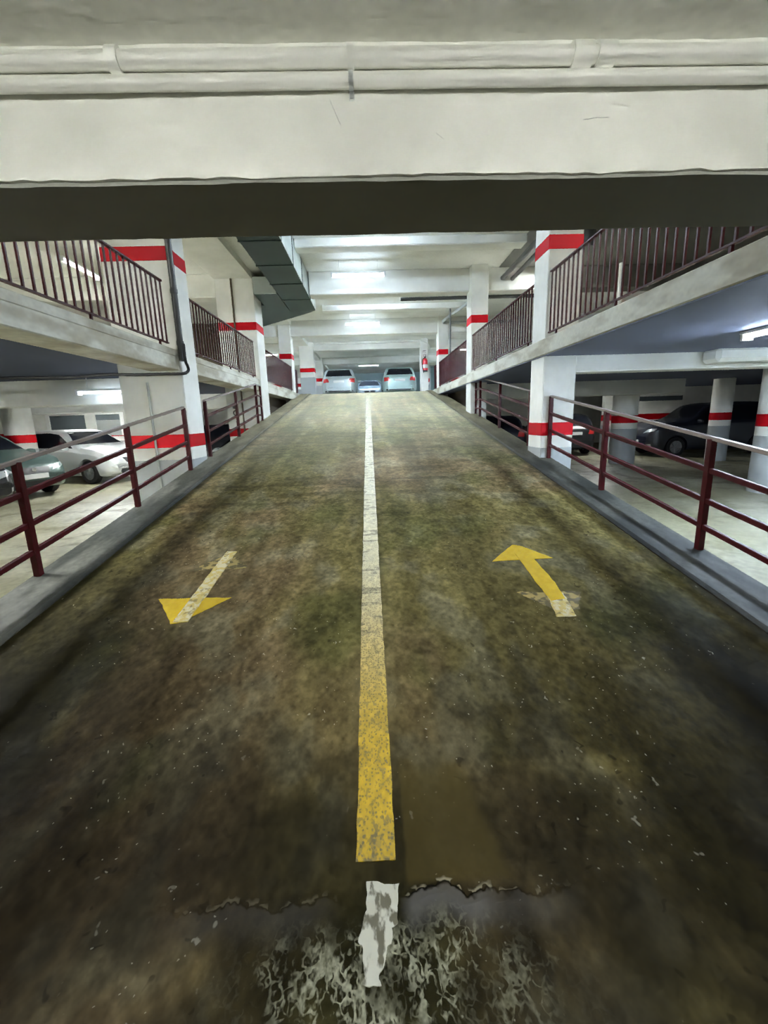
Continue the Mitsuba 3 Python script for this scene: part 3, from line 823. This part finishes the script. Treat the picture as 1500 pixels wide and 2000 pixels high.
# ------------------------------------------------------------------ railings of the upper floor
baluster_ply = mikit.ply(box(-0.009, 0.009, -0.009, 0.009, 0, 0.80), 'maroon_paint')
foot_ply = mikit.ply(box(-0.012, 0.012, -0.012, 0.012, -0.075, 0.0), 'maroon_paint')
for side, X in (('left', -2.795), ('right', 2.615)):
    spans = ((1.60, 6.58), (7.38, 11.38), (12.30, 16.68), (17.3, 17.95)) if side == 'left' else ((1.60, 6.57), (7.16, 11.33), (11.92, 16.66), (17.27, 17.9))
    for s, (a, b) in enumerate(spans):
        t = thing('balustrade', f'maroon balustrade on the {side} upper floor edge, ' + ('nearest the camera', 'between the first two pillars', 'between the second and third pillars', 'short end piece at the crest')[s], 'railing')
        part(t, 'handrail', bar((X, a, 3.44), (X, b, 3.44), 0.045, 0.022), 'maroon_paint')
        part(t, 'bottom_rail', bar((X, a, 2.635), (X, b, 2.635), 0.035, 0.018), 'maroon_paint')
        n = max(2, int(round((b - a) / 0.128)))
        for y in np.linspace(a + 0.03, b - 0.03, n):
            part(t, 'baluster', baluster_ply, 'maroon_paint', to_world=T().translate([X, float(y), 2.64]))
        for y in np.linspace(a + 0.25, b - 0.25, max(2, int((b - a) / 1.1))):
            part(t, 'foot', foot_ply, 'maroon_paint', to_world=T().translate([X, float(y), 2.632]))

# ------------------------------------------------------------------ pipes
def pipe_run(p, q, r, n=2):
    return tube(np.linspace(p, q, n), r, 20)


t = thing('wall_pipe', 'upper of the two white painted pipes along the beam', 'pipe')
ypipe = YB0 - 0.026
part(t, 'tube', pipe_run((-6, ypipe, 2.283), (6, ypipe, 2.283), 0.0185, 60), 'white_paint', smooth=40)
for x, w in ((-0.527, 0.012), (0.503, 0.022), (0.556, 0.020)):
    part(t, 'coupling', pipe_run((x - w, ypipe, 2.283), (x + w, ypipe, 2.283), 0.0250), 'white_paint', smooth=40)
part(t, 'clip', pipe_run((-0.020, ypipe, 2.283), (-0.006, ypipe, 2.283), 0.0240), 'white_paint', smooth=40)
t = thing('wall_pipe', 'lower and thinner of the two white painted pipes along the beam', 'pipe')
ypl = YB0 - 0.018
part(t, 'tube', pipe_run((-6, ypl, 2.246), (6, ypl, 2.246), 0.0155, 60), 'white_paint', smooth=40)
part(t, 'clip', cat(pipe_run((-0.019, ypl, 2.246), (-0.009, ypl, 2.246), 0.0175), box(-0.02, -0.008, YB0 - 0.012, YB0 + 0.004, 2.215, 2.232, 0.002)), 'galvanised', 'bare metal clip', smooth=40)

single('drain_pipe', cat(tube(smooth_path([(3.40, 2, 4.80), (3.40, 8, 4.80), (3.40, 11.62, 4.80)]), 0.055)), 'dark_pipe', 'dark drain pipe running along the upper ceiling above the right railing', 'pipe', smooth=40)
single('drain_pipe', tube(smooth_path([(3.66, 9.9, 4.82), (3.68, 10.8, 4.82), (3.64, 11.62, 4.78)]), 0.05), 'dark_pipe', 'short dark pipe beside the long drain pipe above the right railing', 'pipe', smooth=40)
single('drain_pipe', tube(np.linspace((0.9, 12.03, 4.48), (5.2, 12.03, 4.49), 8), 0.045), 'dark_pipe', 'dark cross pipe along the second ceiling beam at the right', 'pipe', smooth=40)
single('drain_pipe', tube(smooth_path([(3.55, 8.9, 4.93), (3.78, 8.6, 4.80), (4.0, 8.45, 4.62), (4.02, 8.5, 4.42)]), 0.11, 16), 'dark_pipe', 'thick dark pipe elbow beside the first right pillar', 'pipe', smooth=40)
t = thing('drop_pipe', 'thin dark vertical pipe beside the third right pillar', 'pipe')
part(t, 'tube', pipe_run((2.70, 14.9, ZU), (2.70, 14.9, ZC), 0.022), 'dark_pipe', smooth=40)
for z in (3.2, 4.2, 4.8):
    part(t, 'collar', pipe_run((2.70, 14.9, z), (2.70, 14.9, z + 0.05), 0.03), 'dark_pipe', smooth=40)
single('grey_pipe', tube(smooth_path([(3.3, 12.6, 4.80), (2.95, 14.6, 4.80), (2.70, 16.3, 4.78), (3.2, 16.5, 4.78), (5.2, 16.5, 4.78)], 10), 0.045), 'grey_pipe', 'grey pipe with a sharp bend behind the second right pillar', 'pipe', smooth=40)
single('cable_conduit', tube(smooth_path([(-2.4, 21.40, 4.94), (0, 21.40, 4.94), (1.6, 21.28, 4.95), (2.4, 21.0, 4.93), (2.84, 21.02, 4.75), (2.86, 21.02, 4.45)], 10), 0.022), 'white_paint', 'pale cable conduit along the far beam above the extinguisher pillar', 'pipe', smooth=40)
t = thing('drain_pipe', 'black vertical pipe on the corner of the first left pillar', 'pipe')
part(t, 'tube', pipe_run((-2.66, 6.655, 2.40), (-2.66, 6.655, ZC - 0.55), 0.042), 'dark_pipe', smooth=40)
for z in (2.62, 3.3, 4.0):
    part(t, 'collar', pipe_run((-2.66, 6.655, z), (-2.66, 6.655, z + 0.05), 0.05), 'dark_pipe', smooth=40)
single('cable', tube(smooth_path([(-2.585, 6.575, 2.62), (-2.585, 6.575, 2.40), (-2.61, 6.70, 2.33), (-2.62, 6.72, 2.27), (-2.66, 6.60, 2.22), (-2.95, 6.60, 2.225), (-3.3, 6.61, 2.225), (-3.75, 6.62, 2.24), (-4.3, 6.66, 2.225), (-5.2, 6.68, 2.24), (-7, 6.7, 2.24)], 10), 0.020), 'black_rubber',
       'black cable looping off the first left pillar and along the lower ceiling', 'cable', smooth=40)
single('conduit', tube(np.linspace((-3.215, 6.685, 0.02), (-3.215, 6.685, 2.12), 6), 0.017), 'grey_pipe', 'thin grey conduit down the face of the first left pillar', 'pipe', smooth=40)
single('conduit', tube(np.linspace((-3.22, 11.485, 1.0), (-3.22, 11.485, 4.95), 6), 0.02), 'brown_wall', 'thin brown conduit down the face of the second left pillar', 'pipe', smooth=40)
single('standing_pipe', pipe_run((5.98, 10.9, ZU), (5.98, 10.9, 4.86), 0.06), 'white_paint', 'white standing pipe behind the right balustrade', 'pipe', smooth=40)

# ------------------------------------------------------------------ ventilation duct
t = thing('ventilation_duct', 'big sheet metal ventilation duct under the upper ceiling left of the ramp', 'duct')
ybreaks = [2.2, 3.4, 4.6, 5.8, 7.0, 8.2, 9.4, 10.6, 11.9, 13.05]
for a, b in zip(ybreaks[:-1], ybreaks[1:]):
    part(t, 'duct_section', box(-2.10, -1.395, a + 0.004, b - 0.004, 4.50, ZC - 0.03, 0.012), 'shaded_duct')
    part(t, 'lit_side_panel', box(-1.394, -1.388, a + 0.02, b - 0.02, 4.505, ZC - 0.035, 0.002), 'duct_metal', 'pale metal side panel, painted as the lit side')  # pale sheet paints the lit side of the duct
for a in ybreaks[1:-1]:
    part(t, 'flange', box(-2.115, -1.38, a - 0.012, a + 0.012, 4.487, ZC - 0.02, 0.004), 'shaded_duct')
_p = trimesh.creation.extrude_polygon(sg.Polygon([(-2.11, 11.35), (-2.11, 13.06), (-1.40, 13.06), (-1.56, 13.28), (-3.42, 15.1), (-3.42, 12.4), (-2.66, 12.4), (-2.66, 11.35)]), 0.385, engine='earcut')
_p.apply_translation([0, 0, 4.505])
_p2 = _p
part(t, 'branch', _p2, 'shaded_duct')
part(t, 'air_vent', box(-2.65, -2.12, 11.31, 11.35, 4.50, 4.88, 0.008), 'duct_metal', 'vent panel facing the camera')

# ------------------------------------------------------------------ signs and extinguisher
t = thing('wall_sign', 'small white sign on the second left pillar below the slab', 'sign')
part(t, 'panel', box(-3.60, -3.24, 11.488, 11.498, 1.62, 2.00, 0.002), 'sign_white')
part(t, 'symbol', cat(box(-3.47, -3.34, 11.484, 11.489, 1.87, 1.96, 0.001), box(-3.56, -3.51, 11.484, 11.489, 1.93, 1.95, 0.001)), 'sign_ink', 'black block symbol')
_ring = trimesh.creation.annulus(0.045, 0.075, 0.005, sections=32)
_ring.apply_transform(trimesh.transformations.rotation_matrix(np.pi / 2, [1, 0, 0]))
_ring.apply_translation([-3.40, 11.486, 1.76])
part(t, 'symbol', _ring, 'sign_ink', 'ring symbol')
part(t, 'symbol', cat(box(-3.49, -3.31, 11.484, 11.489, 1.66, 1.675, 0.001)), 'sign_grey_ink', 'underline')
t = thing('wall_sign', 'small white pictogram sign above the fire extinguisher', 'sign')
part(t, 'panel', box(2.53, 2.74, 21.085, 21.098, 4.20, 4.56, 0.002), 'sign_white')
part(t, 'symbol', cat(box(2.56, 2.71, 21.08, 21.086, 4.50, 4.525), box(2.635, 2.66, 21.08, 21.086, 4.40, 4.50), box(2.56, 2.58, 21.08, 21.086, 4.42, 4.5)), 'sign_grey_ink', 'grey hook symbol')
part(t, 'symbol', cat(box(2.57, 2.70, 21.08, 21.086, 4.32, 4.345), box(2.57, 2.60, 21.08, 21.086, 4.24, 4.32), box(2.66, 2.70, 21.08, 21.086, 4.24, 4.32), box(2.57, 2.70, 21.08, 21.086, 4.235, 4.255)), 'sign_grey_ink', 'grey box symbol')
t = thing('fire_extinguisher', 'red fire extinguisher hanging on the white pillar at the crest', 'fire extinguisher')
ex, ey, ez = 2.64, 20.97, 3.62
m = lathe([(0, 0), (0.10, 0), (0.12, 0.02), (0.12, 0.40), (0.105, 0.47), (0.06, 0.52), (0.035, 0.54), (0, 0.54)])
m.apply_translation([ex, ey, ez])
part(t, 'cylinder', m, 'extinguisher_red', smooth=40)
m = lathe([(0.1215, 0.10), (0.1225, 0.10), (0.1225, 0.26), (0.1215, 0.26)])
m.apply_translation([ex, ey, ez])
part(t, 'label_band', m, 'sign_white', 'white label', smooth=40)
part(t, 'valve', cat(box(ex - 0.03, ex + 0.03, ey - 0.03, ey + 0.03, ez + 0.54, ez + 0.6, 0.006), box(ex - 0.02, ex + 0.10, ey - 0.012, ey + 0.012, ez + 0.60, ez + 0.615, 0.003)), 'black_plastic')
part(t, 'hose', tube(smooth_path([(ex - 0.03, ey - 0.02, ez + 0.56), (ex - 0.13, ey - 0.05, ez + 0.45), (ex - 0.14, ey - 0.06, ez + 0.2), (ex - 0.08, ey - 0.08, ez - 0.12)]), 0.014), 'black_rubber', smooth=40)
part(t, 'base_ring', lathe([(0, -0.05), (0.105, -0.05), (0.11, 0), (0, 0)]).apply_translation([ex, ey, ez]), 'black_plastic', smooth=40)
part(t, 'bracket', box(ex - 0.05, ex + 0.05, ey + 0.10, 21.10, ez + 0.1, ez + 0.35, 0.005), 'galvanised')


# ------------------------------------------------------------------ cars
def interp(xs, ys, x):
    from scipy.interpolate import PchipInterpolator
    return PchipInterpolator(xs, ys)(x)


STYLES = {
    # x runs from the tail (-) to the nose (+)
    'hatchback': dict(L=4.15, W=0.86, top=[(-2.075, 0.62), (-2.06, 0.86), (-1.98, 1.02), (-1.72, 1.33), (-1.45, 1.43), (-0.9, 1.475), (-0.2, 1.475), (0.12, 1.43), (0.75, 1.08), (1.0, 0.99), (1.5, 0.92), (1.85, 0.80), (2.02, 0.66), (2.075, 0.54)],
                      belt=[(-2.075, 0.62), (-2.0, 0.90), (-1.5, 0.955), (0.0, 0.92), (0.75, 0.90), (1.0, 0.87), (1.5, 0.82), (1.85, 0.70), (2.02, 0.60), (2.075, 0.52)],
                      side=[(-1.55, 1.0), (-1.45, 1.30), (-1.0, 1.38), (-0.3, 1.39), (0.1, 1.34), (0.62, 1.03), (0.72, 0.97), (-0.9, 0.985)], wsx=(0.12, 0.78), rear=(1.05, 1.36), axles=(-1.27, 1.27)),
    'suv': dict(L=4.45, W=0.90, top=[(-2.225, 0.70), (-2.21, 1.0), (-2.14, 1.2), (-1.95, 1.55), (-1.7, 1.66), (-0.9, 1.70), (-0.1, 1.69), (0.25, 1.63), (0.85, 1.24), (1.1, 1.16), (1.7, 1.09), (2.05, 0.96), (2.18, 0.80), (2.225, 0.66)],
                belt=[(-2.225, 0.70), (-2.15, 1.02), (-1.6, 1.10), (0.0, 1.06), (0.85, 1.04), (1.1, 1.02), (1.7, 0.98), (2.05, 0.86), (2.18, 0.74), (2.225, 0.62)],
                side=[(-1.75, 1.15), (-1.62, 1.48), (-1.0, 1.58), (-0.2, 1.58), (0.2, 1.53), (0.75, 1.18), (0.85, 1.12), (-0.9, 1.13)], wsx=(0.2, 0.9), rear=(1.2, 1.56), axles=(-1.35, 1.37)),
}


def car_body(st):
    xs = np.unique(np.concatenate([np.linspace(-st['L'] / 2, st['L'] / 2, 71), st['L'] / 2 - np.array([0.004, 0.015, 0.03]), -st['L'] / 2 + np.array([0.004, 0.015, 0.03])]))
    top = interp(*np.array(st['top']).T, xs)
    belt = interp(*np.array(st['belt']).T, xs)
    belt = np.minimum(belt, top - 0.02)
    h = st['L'] / 2
    W, rings = st['W'], []
    for x, zt, zb in zip(xs, top, belt):
        e = max(0.0, (abs(x) - (h - 0.55)) / 0.55)
        w = W * (1 - 0.30 * e ** 2.6)
        lo = 0.20 + 0.10 * max(0, (abs(x) - (h - 0.35)) / 0.35) ** 2
        if zt - zb > 0.12:
            roofw = w - 0.06 - 0.30 * (zt - zb)
        else:
            roofw = w - 0.10
        key = np.array([(0, lo), (w * 0.80, lo), (w * 0.955, lo + 0.05), (w, lo + 0.22), (w * 1.0, lo + 0.55 * (zb - lo)), (w * 0.985, zb - 0.05), (w * 0.955, zb), (0.5 * (w * 0.93 + roofw), 0.5 * (zb + zt) + 0.01),
                        (roofw, zt - 0.055 if zt - zb > 0.12 else zt - 0.012), (roofw * 0.86, zt - 0.012), (roofw * 0.45, zt), (0, zt + 0.004)])
        t = np.linspace(0, len(key) - 1, 34)
        half = np.column_stack([interp(np.arange(len(key)), key[:, 0], t), interp(np.arange(len(key)), key[:, 1], t)])
        full = np.vstack([half, (half * [-1, 1])[-2:0:-1]])
        rings.append(np.column_stack([np.full(len(full), x), full]))
    n, K = len(rings[0]), len(rings)
    v = np.vstack(rings + [rings[0].mean(0)[None], rings[-1].mean(0)[None]])
    f = []
    for k in range(K - 1):
        for i in range(n):
            j = (i + 1) % n
            a, b, c, d = k * n + i, k * n + j, (k + 1) * n + j, (k + 1) * n + i
            f += [[a, b, c], [a, c, d]]
    for i in range(n):
        j = (i + 1) % n
        f += [[K * n, j, i], [K * n + 1, (K - 1) * n + i, (K - 1) * n + j]]
    m = trimesh.Trimesh(v, f, process=False)
    trimesh.repair.fix_normals(m)
    return m


def raycast(m, origins, d):
    """First hit along the axis direction d (unit axis vector) for each origin, as a distance (nan if none)."""
    ax = int(np.argmax(np.abs(d)))
    o = [i for i in range(3) if i != ax]
    tri = m.vertices[m.faces]
    a, b, c = (tri[:, k][:, o] for k in range(3))
    den = (b[:, 1] - c[:, 1]) * (a[:, 0] - c[:, 0]) + (c[:, 0] - b[:, 0]) * (a[:, 1] - c[:, 1])
    ok = np.abs(den) > 1e-10
    a, b, c, den, tri = a[ok], b[ok], c[ok], den[ok], tri[ok]
    out = np.full(len(origins), np.nan)
    for k, q in enumerate(origins):
        p = q[o]
        u = ((b[:, 1] - c[:, 1]) * (p[0] - c[:, 0]) + (c[:, 0] - b[:, 0]) * (p[1] - c[:, 1])) / den
        w = ((c[:, 1] - a[:, 1]) * (p[0] - c[:, 0]) + (a[:, 0] - c[:, 0]) * (p[1] - c[:, 1])) / den
        g = 1 - u - w
        hit = (u >= -1e-6) & (w >= -1e-6) & (g >= -1e-6)
        if hit.any():
            x = u[hit] * tri[hit][:, 0, ax] + w[hit] * tri[hit][:, 1, ax] + g[hit] * tri[hit][:, 2, ax]
            t = (x - q[ax]) * d[ax]
            out[k] = t[t > 0].min() if (t > 0).any() else np.nan
    return out


def decal(body, poly, axis, lift=0.006, step=0.08):
    """A shallow piece fitted to the body: the polygon is given in the plane across the axis ('+x', '-x', '+y', '-y', '+z')."""
    ax, s = 'xyz'.index(axis[1]), 1 if axis[0] == '+' else -1
    o = [i for i in range(3) if i != ax]
    v2, f = fill(sg.Polygon(poly), step)
    org = np.zeros((len(v2), 3))
    org[:, o] = v2
    org[:, ax] = 5 * s
    d = np.zeros(3)
    d[ax] = -s
    t = raycast(body, org, d)
    good = ~np.isnan(t)
    f = f[good[f].all(1)]
    t = np.where(good, t, np.nanmean(t))
    top = org + d * (t - lift)[:, None]
    if len(f) == 0:
        return None
    used = np.unique(f)
    re = np.full(len(top), -1)
    re[used] = np.arange(len(used))
    m = skin(top[used], re[f], d * (lift + 0.006))
    trimesh.repair.fix_normals(m)
    return m


def to_manifold(m):
    return m3.Manifold(m3.Mesh(np.asarray(m.vertices, np.float32), np.asarray(m.faces, np.uint32)))


def build_style(st):
    body = car_body(st)
    parts = {}
    h, W = st['L'] / 2, st['W']
    R = 0.315
    cut = m3.Manifold()
    for x in st['axles']:
        for s in (-1, 1):
            c = m3.Manifold.cylinder(0.40, R + 0.055, R + 0.055, 40).rotate((90, 0, 0)).translate((x, 0.2 + s * (W - 0.05), R))
            cut = cut + c
    man = to_manifold(body) - cut
    mm = man.to_mesh()
    cutbody = trimesh.Trimesh(mm.vert_properties[:, :3], mm.tri_verts, process=False)
    parts['body'] = [(cutbody, 'PAINT', 35)]
    side = st['side']
    parts['side_window'] = [(decal(body, side, '+y'), 'car_glass', 30), (decal(body, side, '-y'), 'car_glass', 30)]
    zt = interp(*np.array(st['top']).T, np.array(st['wsx']))
    z1, z0 = zt[0] - 0.03, zt[1] + 0.0
    ws = [(-W * 0.80, z0), (W * 0.80, z0), (W * 0.60, z1), (-W * 0.60, z1)]
    parts['windshield'] = [(decal(body, ws, '+x', step=0.06), 'car_glass', 30)]
    r0, r1 = st['rear']
    parts['rear_window'] = [(decal(body, [(-W * 0.76, r0), (W * 0.76, r0), (W * 0.60, r1), (-W * 0.60, r1)], '-x', step=0.06), 'car_glass', 30)]
    zn = st['belt'][-3][1]
    hl = [(W * 0.45, zn - 0.10), (W * 0.86, zn - 0.02), (W * 0.88, zn + 0.06), (W * 0.62, zn + 0.04)]
    parts['headlight'] = [(decal(body, [(s * a, b) for a, b in hl], '+x', step=0.04), 'headlight_glass', 30) for s in (-1, 1)]
    parts['grille'] = [(decal(body, [(-0.30, zn - 0.14), (0.30, zn - 0.14), (0.36, zn - 0.01), (-0.36, zn - 0.01)], '+x', step=0.05), 'black_plastic', 30)]
    parts['air_intake'] = [(decal(body, [(-0.55, 0.27), (0.55, 0.27), (0.48, 0.40), (-0.48, 0.40)], '+x', step=0.06), 'black_plastic', 30)]
    parts['fog_light'] = [(decal(body, [(s * 0.60, 0.34), (s * 0.74, 0.34), (s * 0.74, 0.42), (s * 0.60, 0.42)], '+x', step=0.04), 'headlight_glass', 30) for s in (-1, 1)]
    ztl = st['top'][1][1]
    tl = [(W * 0.55, ztl - 0.10), (W * 0.90, ztl - 0.12), (W * 0.90, ztl + 0.08), (W * 0.62, ztl + 0.07)]
    parts['taillight'] = [(decal(body, [(s * a, b) for a, b in tl], '-x', step=0.04), 'taillight_red', 30) for s in (-1, 1)]
    parts['license_plate'] = [(box(h + 0.0, h + 0.02, -0.26, 0.26, 0.44, 0.55, 0.004), 'plate_white', False), (decal(body, [(-0.26, ztl - 0.13), (0.26, ztl - 0.13), (0.26, ztl - 0.02), (-0.26, ztl - 0.02)], '-x', step=0.05, lift=0.015), 'plate_white', False)]
    parts['emblem'] = [(trimesh.creation.icosphere(2, 0.05).apply_scale([0.35, 1, 1]).apply_translation([h - 0.03, 0, zn - 0.06]), 'chrome', True)]
    parts['bumper_trim'] = [(decal(body, [(-W * 0.8, 0.30), (W * 0.8, 0.30), (W * 0.8, 0.36), (-W * 0.8, 0.36)], '-x', step=0.08), 'black_plastic', 30)]
    mir = []
    for s in (-1, 1):
        m = trimesh.creation.icosphere(2, 1.0)
        m.vertices = np.sign(m.vertices) * np.abs(m.vertices) ** 0.75
        m.apply_scale([0.07, 0.105, 0.07])
        m.apply_translation([st['wsx'][1] - 0.18, s * (W + 0.08), st['belt'][4][1] + 0.08])
        mir.append((m, 'PAINT', True))
    parts['side_mirror'] = mir
    tyre = lathe([(0.20, -0.09), (0.285, -0.095), (0.31, -0.075), (R, -0.04), (R, 0.04), (0.31, 0.075), (0.285, 0.095), (0.20, 0.09), (0.20, -0.09)], 40)
    tyre.apply_transform(trimesh.transformations.rotation_matrix(np.pi / 2, [1, 0, 0]))
    disc = lathe([(0, -0.02), (0.205, -0.02), (0.205, 0.085), (0.185, 0.085), (0.18, 0.02), (0, 0.02)], 32)
    spokes = []
    for k in range(5):
        b = box(-0.028, 0.028, 0.03, 0.19, 0.02, 0.075, 0.012)
        b.apply_transform(trimesh.transformations.rotation_matrix(2 * np.pi * k / 5, [0, 0, 1]))
        spokes.append(b)
    hub = trimesh.creation.cylinder(0.05, 0.07, sections=20).apply_translation([0, 0, 0.045])
    rim = cat(disc, hub, *spokes)
    wheels = []
    for x in st['axles']:
        for s in (-1, 1):
            M = trimesh.transformations.translation_matrix([x, s * (W - 0.10), R]) @ trimesh.transformations.rotation_matrix(-s * np.pi / 2, [1, 0, 0])
            wheels.append((tyre.copy().apply_translation([x, s * (W - 0.10), R]), rim.copy().apply_transform(M)))
    out = {}
    for k, lst in parts.items():
        out[k] = [(mikit.ply(m, 'black_plastic', smooth=sm), b) for m, b, sm in lst if m is not None]
    out['wheel'] = [(mikit.ply(a, 'tyre_rubber', smooth=40), mikit.ply(b, 'rim_alloy', smooth=30)) for a, b in wheels]
    return out


STYLE_PARTS = {k: build_style(s) for k, s in STYLES.items()}


def car(x, y, z, heading, style, paint, label, group=None, scale=1.0):
    t = thing('car', label, 'car', group)
    M = T().translate([x, y, z]) @ T().rotate([0, 0, 1], heading) @ T().scale(scale)
    for name, lst in STYLE_PARTS[style].items():
        for item in lst:
            if name == 'wheel':
                w = part(t, 'wheel', item[0], 'tyre_rubber', to_world=M)
                part(w, 'rim', item[1], 'rim_alloy', to_world=M)
            else:
                part(t, name, item[0], 'car_paint_' + paint if item[1] == 'PAINT' else item[1], to_world=M)
    return t


# heading 0 = nose toward +x; 90 = nose toward +y
car(-8.53, 13.28, 0, -22, 'hatchback', 'white', 'white hatchback parked nose out at the lower left, beside the round pillar')
car(-9.38, 10.55, 0, -20, 'hatchback', 'grey_green', 'dark grey green hatchback at the lower left, in front of the round pillar')
car(-9.10, 8.45, 0, -14, 'hatchback', 'black', 'black car at the left edge of the picture, only its grille and plate in view')
car(-5.6, 16.4, 0, 270, 'hatchback', 'black', 'black car in the dark behind the first left pillar')
car(11.2, 14.75, 0, 180, 'suv', 'navy', 'dark navy car standing side-on behind the slim round pillar at the lower right')
car(7.15, 17.3, 0, 90, 'hatchback', 'black', 'black car left of the round pillar at the lower right')
car(4.55, 17.0, 0, 90, 'hatchback', 'navy', 'dark car under the right slab, behind the second ramp railing')
car(-1.45, 24.3, ZU, 90, 'hatchback', 'silver', 'silver car parked at the top of the ramp, left of the three')
car(1.55, 24.3, ZU, 90, 'hatchback', 'silver_green', 'silver green car parked at the top of the ramp, right of the three')
car(0.05, 30.2, ZU, 270, 'hatchback', 'blue_grey', 'blue grey car facing the camera, between the two silver cars atop the ramp')
